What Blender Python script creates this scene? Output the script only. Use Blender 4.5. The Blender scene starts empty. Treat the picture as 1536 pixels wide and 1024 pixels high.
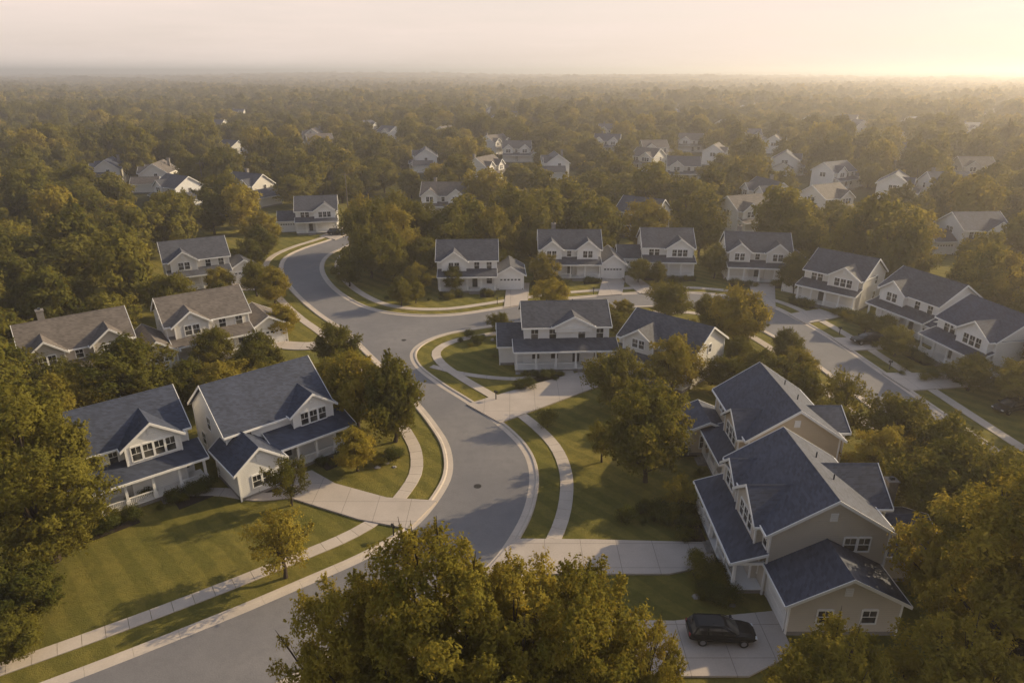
import bpy, math, random
import numpy as np
from mathutils import Vector, Matrix
from mathutils.geometry import tessellate_polygon
random.seed(7)
scene = bpy.context.scene
COL = scene.collection

# ------------------------------------------------------------------ materials
def nd(nt, t, ins=None, **props):
    n = nt.nodes.new(t)
    for k, v in props.items(): setattr(n, k, v)
    for k, v in (ins or {}).items():
        if isinstance(v, bpy.types.NodeSocket): nt.links.new(v, n.inputs[k])
        else: n.inputs[k].default_value = v
    return n
def mixc(nt, fac, a, b, mode='MIX'):
    n = nt.nodes.new('ShaderNodeMix'); n.data_type = 'RGBA'; n.blend_type = mode
    for k, v in ((0, fac), (6, a), (7, b)):
        if isinstance(v, bpy.types.NodeSocket): nt.links.new(v, n.inputs[k])
        elif k and len(v) == 3: n.inputs[k].default_value = (*v, 1)
        else: n.inputs[k].default_value = v
    return n.outputs[2]
def noise(nt, vec, scale, detail=3.0, rough=.55):
    return nd(nt, 'ShaderNodeTexNoise', {'Vector': vec, 'Scale': scale, 'Detail': detail, 'Roughness': rough}).outputs['Fac']
def mth(nt, op, a, b=0.0):
    return nd(nt, 'ShaderNodeMath', {0: a, 1: b}, operation=op).outputs[0]
def ramp(nt, fac, lo, hi, a=0., b=1.):
    return nd(nt, 'ShaderNodeMapRange', {'Value': fac, 'From Min': lo, 'From Max': hi, 'To Min': a, 'To Max': b}).outputs[0]
def newmat(name):
    m = bpy.data.materials.new(name); m.use_nodes = True
    nt = m.node_tree; nt.nodes.clear()
    out = nt.nodes.new('ShaderNodeOutputMaterial')
    co = nt.nodes.new('ShaderNodeTexCoord').outputs['Object']
    return m, nt, out, co
def finish(nt, out, col, rough=.7, height=None, bdist=.02, bstr=.5, metallic=0., spec=.4):
    ins = {'Base Color': col if isinstance(col, bpy.types.NodeSocket) else (*col, 1), 'Roughness': rough,
           'Metallic': metallic, 'Specular IOR Level': spec}
    if height is not None:
        ins['Normal'] = nd(nt, 'ShaderNodeBump', {'Height': height, 'Distance': bdist, 'Strength': bstr}).outputs[0]
    p = nd(nt, 'ShaderNodeBsdfPrincipled', ins)
    nt.links.new(p.outputs[0], out.inputs[0])
def noisy(name, c1, c2, s1=.4, s2=6., rough=.8, bd=.01, spec=.3, metallic=0., joints=0):
    m, nt, out, co = newmat(name)
    a = ramp(nt, noise(nt, co, s1, 4), .3, .7)
    b = ramp(nt, noise(nt, co, s2, 4), .25, .75)
    f = mth(nt, 'ADD', mth(nt, 'MULTIPLY', a, .55), mth(nt, 'MULTIPLY', b, .45))
    col = mixc(nt, f, c1, c2)
    if joints:
        s = nd(nt, 'ShaderNodeSeparateXYZ', {0: co})
        jx = mth(nt, 'LESS_THAN', mth(nt, 'FRACT', mth(nt, 'DIVIDE', mth(nt, 'ADD', s.outputs[0], .3), joints)), .05 / joints)
        jy = mth(nt, 'LESS_THAN', mth(nt, 'FRACT', mth(nt, 'DIVIDE', mth(nt, 'ADD', s.outputs[1], 1.1), joints)), .05 / joints)
        col = mixc(nt, mth(nt, 'MULTIPLY', mth(nt, 'MAXIMUM', jx, jy), .6), col, (.12, .1, .085))
    finish(nt, out, col, rough, b, bd, .6, metallic, spec)
    return m
def siding(name, c):
    m, nt, out, co = newmat(name)
    z = nd(nt, 'ShaderNodeSeparateXYZ', {0: co}).outputs[2]
    fr = mth(nt, 'FRACT', mth(nt, 'DIVIDE', z, .19))
    dirt = ramp(nt, noise(nt, co, .7, 4), .3, .8)
    line = ramp(nt, fr, .0, .13)
    c2 = tuple(x * .9 for x in c)
    col = mixc(nt, dirt, c, c2)
    col = mixc(nt, line, tuple(x * .66 for x in c), col)
    finish(nt, out, col, .6, fr, .025, .7)
    return m
def shingle(name, c, v=.4):
    m, nt, out, co = newmat(name)
    s = nd(nt, 'ShaderNodeSeparateXYZ', {0: co})
    row = mth(nt, 'FLOOR', mth(nt, 'MULTIPLY', s.outputs[2], 9.))
    hx = mth(nt, 'ADD', mth(nt, 'MULTIPLY', mth(nt, 'ADD', s.outputs[0], s.outputs[1]), 3.), mth(nt, 'MULTIPLY', row, .37))
    cell = nd(nt, 'ShaderNodeCombineXYZ', {0: mth(nt, 'FLOOR', hx), 1: row})
    w = nd(nt, 'ShaderNodeTexWhiteNoise', {'Vector': cell.outputs[0]}).outputs['Value']
    big = ramp(nt, noise(nt, co, .5, 5), .3, .7)
    f = mth(nt, 'ADD', mth(nt, 'MULTIPLY', w, .6), mth(nt, 'MULTIPLY', big, .4))
    fr = mth(nt, 'FRACT', mth(nt, 'MULTIPLY', s.outputs[2], 9.))
    col = mixc(nt, f, tuple(x * (1 - v) for x in c), tuple(x * (1 + v) for x in c))
    finish(nt, out, col, .75, mth(nt, 'ADD', fr, w), .02, .6, spec=.35)
    return m

M = {}
M['white'] = siding('white_siding', (.86, .84, .81))
M['cream'] = siding('cream_siding', (.78, .74, .67))
M['beige'] = siding('beige_siding', (.6, .54, .46))
M['tan'] = siding('tan_siding', (.62, .51, .37))
M['grey'] = siding('grey_siding', (.5, .49, .48))
M['roof_blue'] = shingle('slate_shingles', (.052, .062, .094))
M['roof_grey'] = shingle('grey_shingles', (.074, .077, .092))
M['roof_brown'] = shingle('weathered_shingles', (.14, .12, .105))
M['trim'] = noisy('white_trim_paint', (.87, .85, .82), (.8, .78, .74), .8, 9, .5, .002)
M['door'] = noisy('dark_door_paint', (.05, .06, .07), (.035, .04, .05), .8, 9, .4, .001)
M['gdoor'] = noisy('garage_door_paint', (.8, .78, .75), (.7, .68, .65), .8, 9, .5, .002)
M['found'] = noisy('foundation_stone', (.3, .27, .24), (.18, .165, .15), 2, 9, .9, .02)
M['bark'] = noisy('bark', (.09, .065, .045), (.04, .03, .022), 1.5, 14, .95, .03)
M['concrete'] = noisy('driveway_concrete', (.54, .47, .41), (.39, .335, .285), .35, 7, .85, .004, joints=3.1)
M['walk'] = noisy('sidewalk_concrete', (.58, .5, .42), (.44, .375, .31), .5, 8, .85, .004)
M['mulch'] = noisy('mulch', (.05, .035, .025), (.02, .015, .012), 2, 20, .95, .04)
M['rock'] = noisy('boulder_stone', (.42, .38, .34), (.22, .2, .18), 1.5, 8, .9, .03)
M['rubber'] = noisy('tyre_rubber', (.02, .02, .02), (.012, .012, .012), 3, 20, .8, .002)
M['rim'] = noisy('wheel_alloy', (.4, .4, .42), (.3, .3, .31), 3, 20, .3, .001, metallic=.9)
M['carpaint'] = noisy('dark_car_paint', (.008, .01, .014), (.006, .008, .011), 2, 30, .25, .0, spec=.2)
M['headlamp'] = noisy('headlamp_lens', (.7, .7, .7), (.6, .6, .6), 3, 20, .1, .0)
M['taillamp'] = noisy('taillamp_lens', (.25, .02, .02), (.2, .01, .01), 3, 20, .15, .0)
M['pole'] = noisy('weathered_pole', (.2, .17, .14), (.12, .1, .09), 2, 12, .9, .01)
M['iron'] = noisy('cast_iron', (.06, .055, .05), (.035, .033, .03), 3, 20, .6, .01, metallic=.4)
m, nt, out, co = newmat('window_glass')
f = ramp(nt, noise(nt, co, .9, 1), .45, .62)
finish(nt, out, mixc(nt, f, (.018, .02, .026), (.10, .095, .085)), .07, spec=.5); M['glass'] = m

# asphalt with patches, wheel wear, fine aggregate
m, nt, out, co = newmat('asphalt')
a = ramp(nt, noise(nt, co, .1, 5, .6), .35, .65); b = ramp(nt, noise(nt, co, 9, 3), .3, .7)
c = ramp(nt, noise(nt, co, .8, 6, .7), .4, .62)
col = mixc(nt, a, (.16, .155, .162), (.225, .212, .208))
col = mixc(nt, mth(nt, 'MULTIPLY', c, .5), col, (.125, .121, .128))
col = mixc(nt, mth(nt, 'MULTIPLY', b, .25), col, (.27, .255, .245))
finish(nt, out, col, .8, b, .008, .6); M['asphalt'] = m

# ground: lawn near the houses, forest floor further out
m, nt, out, co = newmat('ground_grass')
a = ramp(nt, noise(nt, co, .09, 5, .6), .35, .65)
b = ramp(nt, noise(nt, co, 1.1, 6, .7), .35, .66)
c = ramp(nt, noise(nt, co, 11, 4, .7), .25, .75)
wv = nd(nt, 'ShaderNodeTexWave', {'Vector': co, 'Scale': .2, 'Distortion': 2.2, 'Detail': 3, 'Detail Scale': .8}, bands_direction='DIAGONAL').outputs['Fac']
col = mixc(nt, a, (.18, .185, .036), (.34, .275, .06))
col = mixc(nt, mth(nt, 'MULTIPLY', b, .65), col, (.095, .105, .022))
col = mixc(nt, mth(nt, 'MULTIPLY', c, .4), col, (.4, .32, .11))
col = mixc(nt, ramp(nt, wv, .38, .62, 0, .3), col, (.085, .095, .022))
dist = nd(nt, 'ShaderNodeVectorMath', {0: co, 1: (0, 95, 0)}, operation='DISTANCE').outputs['Value']
far = ramp(nt, dist, 110, 170)
col = mixc(nt, far, col, mixc(nt, a, (.04, .048, .016), (.07, .066, .024)))
h = mth(nt, 'ADD', c, mth(nt, 'MULTIPLY', b, .8))
finish(nt, out, col, .9, h, .15, 1., spec=.05); M['ground'] = m

def leafmat(name, dark, light, trans):
    m, nt, out, co = newmat(name)
    t = nd(nt, 'ShaderNodeAttribute', attribute_name='tint').outputs['Fac']
    r = nd(nt, 'ShaderNodeObjectInfo').outputs['Random']
    f = mth(nt, 'ADD', mth(nt, 'MULTIPLY', t, .6), mth(nt, 'MULTIPLY', r, .5))
    col = mixc(nt, f, dark, light)
    p = nd(nt, 'ShaderNodeBsdfDiffuse', {'Color': col})
    tcol = mixc(nt, f, tuple(x * .5 for x in trans), trans)
    tr = nd(nt, 'ShaderNodeBsdfTranslucent', {'Color': tcol})
    mx = nd(nt, 'ShaderNodeMixShader', {0: .36, 1: p.outputs[0], 2: tr.outputs[0]})
    nt.links.new(mx.outputs[0], out.inputs[0]); return m
M['leaf'] = leafmat('tree_leaves', (.045, .058, .014), (.2, .18, .034), (.4, .32, .05))
M['leaf_gold'] = leafmat('golden_tree_leaves', (.11, .112, .02), (.33, .265, .045), (.62, .46, .07))
M['leaf_shrub'] = leafmat('shrub_leaves', (.035, .05, .017), (.11, .115, .03), (.18, .17, .03))

# ------------------------------------------------------------------ helpers
def link(o): COL.objects.link(o); return o
def obj(name, me, parent=None, loc=(0, 0, 0), rz=0, scale=(1, 1, 1)):
    o = bpy.data.objects.new(name, me); o.location = loc; o.rotation_euler = (0, 0, rz); o.scale = scale
    o.parent = parent
    return link(o)
def mesh(name, v, f, mats, mi=None):
    me = bpy.data.meshes.new(name); me.from_pydata(v, [], f)
    for x in mats: me.materials.append(x)
    if mi is not None: me.polygons.foreach_set('material_index', mi)
    me.update(); return me
class P:
    def __init__(s): s.v = []; s.f = []
    def add(s, vs, fs):
        b = len(s.v); s.v += [tuple(x) for x in vs]; s.f += [tuple(i + b for i in q) for q in fs]
    def box(s, x0, x1, y0, y1, z0, z1):
        s.add([(x0, y0, z0), (x1, y0, z0), (x1, y1, z0), (x0, y1, z0), (x0, y0, z1), (x1, y0, z1), (x1, y1, z1), (x0, y1, z1)],
              [(3, 2, 1, 0), (4, 5, 6, 7), (0, 1, 5, 4), (1, 2, 6, 5), (2, 3, 7, 6), (3, 0, 4, 7)])
    def prism(s, prof, a0, a1, axis):
        n = len(prof)
        mp = (lambda a, b, z: (a, b, z)) if axis == 'x' else (lambda a, b, z: (b, a, z))
        vs = [mp(a0, b, z) for b, z in prof] + [mp(a1, b, z) for b, z in prof]
        fs = [tuple(range(n)), tuple(range(2 * n - 1, n - 1, -1))]
        fs += [(i, (i + 1) % n, (i + 1) % n + n, i + n) for i in range(n)]
        s.add(vs, fs)
    def cyl(s, c, r, a, h, n=20, axis='y', r2=None):
        r2 = r if r2 is None else r2
        vs = []
        for k, (rr, t) in enumerate(((r, -h / 2), (r2, h / 2))):
            for i in range(n):
                q = 2 * math.pi * i / n
                if axis == 'y': vs.append((c[0] + rr * math.cos(q), c[1] + t, c[2] + rr * math.sin(q)))
                else: vs.append((c[0] + rr * math.cos(q), c[1] + rr * math.sin(q), c[2] + t))
        fs = [tuple(range(n)), tuple(range(2 * n - 1, n - 1, -1))] + [(i, (i + 1) % n, (i + 1) % n + n, i + n) for i in range(n)]
        s.add(vs, fs)

# ------------------------------------------------------------------ terrain
def hill(x, y):
    d = np.clip((y - 1300) / 2500, 0, 1)
    h = 8 * np.sin(x / 640 + y / 1500) + 7 * np.sin(y / 520 + 1.2 + x / 2100) + 5 * np.sin(x / 310 - y / 900 + 2)
    return d * np.clip(h, -1, 15)
gx = np.r_[np.arange(-15000, -6000, 600), np.arange(-6000, 6001, 150), np.arange(6600, 15001, 600)]; gy = np.r_[-2500, -500, 0, 600, np.arange(1200, 9001, 150), np.arange(9600, 22001, 900)]
X, Y = np.meshgrid(gx, gy); nx = len(gx)
V = np.c_[X.ravel(), Y.ravel(), hill(X, Y).ravel()]
F = [(j * nx + i, j * nx + i + 1, (j + 1) * nx + i + 1, (j + 1) * nx + i) for j in range(len(gy) - 1) for i in range(nx - 1)]
obj('ground', mesh('ground', V.tolist(), F, [M['ground']]))

# ------------------------------------------------------------------ roads
K1 = [(-62,14),(-45,25),(-30.2,34.1),(-21.8,39.7),(-16.9,43.3),(-11.8,47.3),(-8.9,51),(-7.2,55.1),(-6.3,59.8),(-7,65.1),(-8.9,70),(-11.6,75.5),(-16,83.5),(-20.8,91.8),(-26,100.5),(-32.6,109.4),(-38.6,118.7),(-44.4,129.4),(-48.3,139.3),(-49.6,147.7),(-47.8,155.7),(-44,164),(-41,174),(-40,192)]
K2 = [(-57,7),(-40,18.5),(-25.5,27.2),(-17,33),(-11.9,36.9),(-6,41.5),(-2,45.5),(.2,50),(1.5,54.5),(2,59.8),(1.2,64.6),(-1.2,69.6),(-5,75.2),(-9.5,81),(-13.3,87),(-14.6,92.3),(-13,97),(-9.5,100.4),(-4.5,102.8),(1.3,105.6),(9.3,109.2),(15.2,111.8),(22.4,113.2),(31,113.2),(36.2,109.8),(39.3,102.9),(41.4,95.7),(42.8,87.4),(43.9,77),(45.2,66.3),(46.5,55),(48,40),(49,20)]
K3 = [(-33,192),(-34,176),(-36.3,166),(-39.3,157),(-41.3,147.7),(-39.6,137),(-34.8,125.5),(-29,116.3),(-23.5,110.8),(-17,108.2),(-10,108.4),(-3.2,111.3),(2.6,114.3),(9.8,117.2),(16,119),(23.6,120.6),(33,120.8),(40,118.4),(44.9,113.3),(47,106.8),(48.8,97.6),(49.9,87.3),(51,74.7),(52,64.6),(53.3,55),(55,40),(56,20)]
def smooth(pts, step=1.0):
    p = [np.array(q, float) for q in pts]; p = [2 * p[0] - p[1]] + p + [2 * p[-1] - p[-2]]
    o = []
    for i in range(1, len(p) - 2):
        n = max(2, int(np.linalg.norm(p[i + 1] - p[i]) / step))
        for k in range(n):
            t = k / n
            o.append(.5 * ((2 * p[i]) + (-p[i - 1] + p[i + 1]) * t + (2 * p[i - 1] - 5 * p[i] + 4 * p[i + 1] - p[i + 2]) * t * t + (-p[i - 1] + 3 * p[i] - 3 * p[i + 1] + p[i + 2]) * t ** 3))
    o.append(p[-2]); return np.array(o)
S1, S2, S3 = smooth(K1), smooth(K2), smooth(K3)
def resample(p, step):
    d = np.r_[0, np.cumsum(np.linalg.norm(np.diff(p, axis=0), axis=1))]
    t = np.arange(0, d[-1], step)
    return np.c_[np.interp(t, d, p[:, 0]), np.interp(t, d, p[:, 1])]
def normals(p):
    t = np.gradient(p, axis=0); t /= np.linalg.norm(t, axis=1)[:, None]
    return np.c_[-t[:, 1], t[:, 0]]
poly = [tuple(q) for q in S1] + [tuple(q) for q in S3] + [tuple(q) for q in S2[::-1]]
tri = tessellate_polygon([[Vector((x, y, 0)) for x, y in poly]])
obj('asphalt_road', mesh('asphalt_road', [(x, y, .012) for x, y in poly], [tuple(t) for t in tri], [M['asphalt']]))

kerb = P(); walk = P()
for S, sd in ((S1, 1), (S2, -1), (S3, 1)):
    p = resample(S, 1.0); n = normals(p) * sd
    prof = [(-.25, .016), (.3, .03), (.42, .13), (.68, .14), (.74, .0)]
    for i in range(len(p) - 1):
        g = .015 if i % 3 == 0 else 0
        A, B = p[i] + (p[i + 1] - p[i]) * g, p[i + 1]
        vs = [(*(A + n[i] * o), z) for o, z in prof] + [(*(B + n[i + 1] * o), z) for o, z in prof]
        kerb.add(vs, [(j, j + 1, j + 6, j + 5) for j in range(4)])
    pw = resample(p + n * 3.5, 1.5); nw = normals(pw)
    for i in range(len(pw) - 1):
        A, B = pw[i] + (pw[i + 1] - pw[i]) * .02, pw[i + 1]
        a, b, c, d = A - nw[i] * .65, A + nw[i] * .65, B + nw[i + 1] * .65, B - nw[i + 1] * .65
        zz = .07 + random.uniform(-.004, .004)
        walk.add([(*a, zz), (*b, zz), (*c, zz), (*d, zz), (*a, 0), (*b, 0), (*c, 0), (*d, 0)], [(0, 1, 2, 3), (0, 4, 5, 1), (3, 2, 6, 7), (1, 5, 6, 2), (0, 3, 7, 4)])
obj('kerb', mesh('kerb', kerb.v, kerb.f, [M['walk']]))
obj('sidewalk', mesh('sidewalk', walk.v, walk.f, [M['walk']]))
for x, y in ((-3.4, 57.5), (-16.5, 97), (20, 116.5), (-30, 29.5)):
    q = P(); q.cyl((0, 0, .018), .38, 0, .012, 24, 'z'); q.cyl((0, 0, .026), .32, 0, .006, 24, 'z'); obj('manhole_cover', mesh('manhole_cover', q.v, q.f, [M['iron']]), None, (x, y, 0))

def slab(pts, z=.15, name='driveway', mat='concrete', sm=False):
    if sm: pts = [tuple(q) for q in smooth(pts, .6)]
    n = len(pts)
    v = [(x, y, z) for x, y in pts] + [(x, y, 0) for x, y in pts]
    f = [tuple(t) for t in tessellate_polygon([[Vector((x, y, 0)) for x, y in pts]])]
    f += [(i, (i + 1) % n, (i + 1) % n + n, i + n) for i in range(n)]
    return obj(name, mesh(name, v, f, [M[mat]]))
def path(pts, w, z=.1, name='footpath', mat='concrete'):
    p = smooth(pts, .7); n = normals(p) * w / 2
    return slab([tuple(q) for q in p + n] + [tuple(q) for q in (p - n)[::-1]], z, name, mat)
slab([(-21.8,55.6),(-23.9,58.2),(-20.5,60.2),(-17.5,57.8),(-12,55.4),(-7.1,54.9),(-9.2,50.6),(-14,52)])
slab([(-5.6,75.2),(-1.4,70.4),(4,74.6),(11.2,80.3),(9.4,85),(2.6,80.8)])
slab([(.2,49.2),(7,49.1),(17,48.7),(17,45.9),(12.8,44.7),(3.5,44.7),(-2.2,44.9)])
slab([(-5.6,41.3),(2,39.8),(12,39.6),(19.8,40.6),(19.8,36.6),(16,34.6),(9,34.6),(0,34.8),(-11,37)])
slab([(-1.4,112.2),(2.7,114.2),(3.4,127),(-1,127)])
slab([(15.6,118.7),(20.2,119.8),(22.5,130.5),(18,130.5)])
slab([(23.5,120.3),(27.5,120.6),(24.6,132.5),(21.2,132)])
slab([(43,115.8),(45.6,112),(50.5,126),(46,127.5)])
slab([(46.6,108.8),(47.6,104),(55,107.5),(53,111.5)])
slab([(49,97.8),(49.6,92.5),(60,94),(60,98)])
slab([(50.2,84.6),(50.9,79),(61,80.5),(61,84.5)])
slab([(-41.5,123.5),(-43.5,128),(-55,126),(-55,121.5)])
slab([(-43,163.6),(-41.3,170.5),(-46,172),(-48,168)])
path([(-31.5,56.4),(-28,56.4),(-24.5,55.6),(-21.5,56)], 1.3)
path([(-16.5,83.5),(-24,80),(-31,80.5),(-37,78)], 3.2, .12, 'driveway')
path([(-24,98),(-30,94.5),(-36,95),(-40,93)], 3.0, .12, 'driveway')
path([(7.5,86.6),(7.8,83.5)], 1.4)
path([(-11.2,87),(-6,84.2),(.5,82.8),(4,84.5),(6.5,86.3)], 1.0, .06)

# ------------------------------------------------------------------ houses
class House:
    PN = ('walls', 'roof', 'trim', 'windows', 'door', 'foundation', 'garage_door')
    def __init__(s): s.p = {k: P() for k in s.PN}
    def gable(s, x0, x1, y0, y1, ze, axis='x', pitch=33, z0=0, oh=.45, og=.35, found=True):
        a0, a1, b0, b1 = (x0, x1, y0, y1) if axis == 'x' else (y0, y1, x0, x1)
        t = math.tan(math.radians(pitch)); bc = (b0 + b1) / 2; B = (b1 - b0) / 2; zr = ze + B * t; T = .17
        s.p['walls'].prism([(b0, z0), (b1, z0), (b1, ze), (bc, zr), (b0, ze)], a0, a1, axis)
        e = ze - oh * t
        ch = lambda lo, hi, ex: [(b0 - oh - ex, e + lo), (bc, zr + lo + .004), (b1 + oh + ex, e + lo), (b1 + oh + ex, e + hi), (bc, zr + hi), (b0 - oh - ex, e + hi)]
        s.p['roof'].prism(ch(.012, T, 0), a0 - og, a1 + og, axis)
        s.p['roof'].prism([(bc - .12, zr + T - .05), (bc, zr + T + .03), (bc + .12, zr + T - .05)], a0 - og + .01, a1 + og - .01, axis)
        for q in (a0 - og - .07, a1 + og + .01): s.p['trim'].prism(ch(-.08, T + .03, .03), q, q + .06, axis)
        for b in (b0 - oh - .1, b1 + oh + .005):
            s.p['trim'].prism([(b, e - .05), (b + .095, e - .05), (b + .095, e + T - .02), (b, e + T - .02)], a0 - og, a1 + og, axis)
        if a1 - a0 > 9:
            for k, q in enumerate((.3, .62)):
                aa = a0 + (a1 - a0) * q; bb = bc + B * .35; zz = zr - B * .35 * t
                if axis == 'x': s.p['door'].cyl((aa, bb, zz + .35), .06, 0, .7, 8, 'z')
                else: s.p['door'].cyl((bb, aa, zz + .35), .06, 0, .7, 8, 'z')
        w = .07
        for x, y in ((x0, y0), (x1, y0), (x0, y1), (x1, y1)):
            s.p['trim'].box(x - w, x + w, y - w, y + w, z0, ze - .02)
        if z0 == 0 and found: s.p['foundation'].box(x0 - .04, x1 + .04, y0 - .04, y1 + .04, 0, .32)
        return zr
    def fb(s, part, face, plane, p0, p1, o0, o1, z0, z1):
        if face == 'S': s.p[part].box(p0, p1, plane - o1, plane - o0, z0, z1)
        elif face == 'N': s.p[part].box(p0, p1, plane + o0, plane + o1, z0, z1)
        elif face == 'E': s.p[part].box(plane + o0, plane + o1, p0, p1, z0, z1)
        else: s.p[part].box(plane - o1, plane - o0, p0, p1, z0, z1)
    def win(s, face, plane, pos, zc, w=1.0, h=1.4, n=1):
        for i in range(n):
            c = pos + (i - (n - 1) / 2) * (w + .2)
            p0, p1, z0, z1 = c - w / 2, c + w / 2, zc - h / 2, zc + h / 2
            s.fb('windows', face, plane, p0, p1, .002, .03, z0, z1)
            f = .1
            s.fb('trim', face, plane, p0 - f, p0, 0, .08, z0 - f, z1 + f); s.fb('trim', face, plane, p1, p1 + f, 0, .08, z0 - f, z1 + f)
            s.fb('trim', face, plane, p0, p1, 0, .079, z1, z1 + f + .05); s.fb('trim', face, plane, p0, p1, 0, .1, z0 - f, z0)
            s.fb('trim', face, plane, p0, p1, .003, .055, zc - .025, zc + .025)
            s.fb('trim', face, plane, c - .018, c + .018, .004, .05, zc + .025, z1)
    def vent(s, face, plane, pos, zc):
        s.fb('trim', face, plane, pos - .28, pos + .28, 0, .06, zc - .35, zc + .35)
        for i in range(4): s.fb('garage_door', face, plane, pos - .22, pos + .22, .06, .085, zc - .3 + i * .16, zc - .22 + i * .16)
    def dr(s, face, plane, pos, z0=.45):
        s.fb('door', face, plane, pos - .48, pos + .48, .0, .05, z0, z0 + 2.1)
        s.fb('trim', face, plane, pos - .6, pos - .48, 0, .08, z0, z0 + 2.24); s.fb('trim', face, plane, pos + .48, pos + .6, 0, .08, z0, z0 + 2.24)
        s.fb('trim', face, plane, pos - .48, pos + .48, 0, .079, z0 + 2.1, z0 + 2.24)
        s.fb('windows', face, plane, pos - .25, pos + .25, .05, .062, z0 + 1.2, z0 + 1.9)
    def gd(s, face, plane, pos, w=4.8):
        s.fb('garage_door', face, plane, pos - w / 2, pos + w / 2, .0, .03, .05, 2.3)
        for i in range(4): s.fb('garage_door', face, plane, pos - w / 2 + .04, pos + w / 2 - .04, .03, .05, .1 + i * .56, .56 + i * .56)
        n = int(w / .6)
        for i in range(n):
            c = pos - w / 2 + (i + .5) * w / n; s.fb('windows', face, plane, c - .2, c + .2, .05, .06, 1.87, 2.15)
        s.fb('trim', face, plane, pos - w / 2 - .16, pos - w / 2, 0, .07, .05, 2.5); s.fb('trim', face, plane, pos + w / 2, pos + w / 2 + .16, 0, .07, .05, 2.5)
        s.fb('trim', face, plane, pos - w / 2, pos + w / 2, 0, .069, 2.3, 2.5)
    def porch(s, x0, x1, yw, d=2.3, gap=2.6, top=3.85, low=3.0, rail=True, door=None):
        yf = yw - d
        s.p['foundation'].box(x0 + .05, x1 - .05, yf + .05, yw, 0, .38); s.p['trim'].box(x0, x1, yf, yw, .38, .45)
        s.p['roof'].prism([(yw, top), (yw, top + .16), (yf - .4, low + .16), (yf - .4, low)], x0 - .25, x1 + .25, 'x')
        s.p['trim'].box(x0 - .25, x1 + .25, yf - .5, yf - .405, low - .07, low + .15)
        for x in (x0 - .32, x1 + .255): s.p['trim'].prism([(yw, top - .06), (yw, top + .18), (yf - .4, low + .18), (yf - .4, low - .06)], x, x + .065, 'x')
        s.p['trim'].box(x0, x1, yf, yf + .22, low - .26, low + .02)
        for x in (x0, x1 - .2): s.p['trim'].box(x, x + .2, yf + .22, yw, low - .26, low - .02)
        n = max(1, round((x1 - x0) / gap)); xs = [x0 + .14 + (x1 - x0 - .28) * i / n for i in range(n + 1)]
        for x in xs:
            s.p['trim'].box(x - .12, x + .12, yf + .005, yf + .215, .45, low - .26); s.p['trim'].box(x - .19, x + .19, yf - .04, yf + .27, .45, 1.1)
        di = None if door is None else max(0, min(n - 1, int((door - x0) / (x1 - x0) * n)))
        for i in range(n):
            if i == di:
                for k in range(3): s.p['foundation'].box(xs[i] + .3, xs[i + 1] - .3, yf - .3 * (3 - k), yf - .3 * (2 - k), 0, .12 * (k + 1))
                continue
            if rail:
                a, b = xs[i] + .11, xs[i + 1] - .11
                s.p['trim'].box(a, b, yf + .06, yf + .16, 1.2, 1.28); s.p['trim'].box(a, b, yf + .08, yf + .14, .56, .61)
                for k in range(int((b - a) / .15)): s.p['trim'].box(a + .06 + k * .15, a + .11 + k * .15, yf + .085, yf + .135, .61, 1.2)
    def chimney(s, x, y, z0, z1):
        s.p['foundation'].box(x - .4, x + .4, y - .4, y + .4, z0, z1); s.p['foundation'].box(x - .48, x + .48, y - .48, y + .48, z1, z1 + .15)
        s.p['door'].box(x - .15, x + .15, y - .15, y + .15, z1 + .15, z1 + .4)
    def meshes(s, wall, roof):
        mm = {'walls': wall, 'roof': roof, 'trim': 'trim', 'windows': 'glass', 'door': 'door', 'foundation': 'found', 'garage_door': 'gdoor'}
        return {k: mesh('house_' + k, p.v, p.f, [M[mm[k]]]) for k, p in s.p.items() if p.f}
HOUSES = []
def place(meshes, x, y, rot, sc=1, name='suburban_house'):
    e = bpy.data.objects.new(name, None); e.location = (x, y, 0); e.rotation_euler = (0, 0, math.radians(rot)); e.scale = (sc,) * 3; link(e)
    for k, me in meshes.items(): obj(k, me, e)
    HOUSES.append((x, y)); return e

# R1: near right house, porch towards the street
h = House()
h.gable(-5.25, 5.25, -4.5, 4.5, 5.9, 'x', 32)
h.gable(-.6, 3.9, -5.1, 0, 5.85, 'y', 37)
h.gable(-4.2, 1.6, 0.2, 6.0, 5.8, 'y', 33)
h.gable(-5, -1.6, -4.9, 0, 5.6, 'y', 38, z0=3.2)
h.porch(-5.6, 5.2, -4.5, 2.4, door=-1, gap=2.2)
h.gable(5.3, 9.4, -4.2, 3.8, 3.0, 'x', 28)
h.gable(-1.8, 3.8, 4.5, 9.6, 2.9, 'y', 26)
h.chimney(-2.4, 8.6, 0, 5.4)
h.win('E', 5.25, 2.1, 4.75, .85, 1.15, 2); h.vent('E', 5.25, 0, 7.2); h.win('E', 9.4, -1.6, 1.7, 1, 1.1); h.win('E', 9.4, 1.6, 1.7, 1, 1.1); h.vent('E', 9.4, -.2, 3.9)
h.gd('S', -4.2, 7.3, 3.4); h.win('S', -5.1, 1.65, 4.85, .8, 1.3, 3); h.win('S', -4.9, -3.3, 4.9, .8, 1.2, 2); h.win('S', -4.5, 4.55, 4.7, .7, 1.2)
h.win('S', -4.5, -3.8, 1.8, .9, 1.5, 2); h.win('S', -4.5, 2.4, 1.8, .9, 1.5, 3); h.dr('S', -4.5, -.9); h.win('W', -5.25, 1.5, 4.7, .9, 1.3, 2)
place(h.meshes('beige', 'roof_blue'), 24, 47.75, -90)
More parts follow.
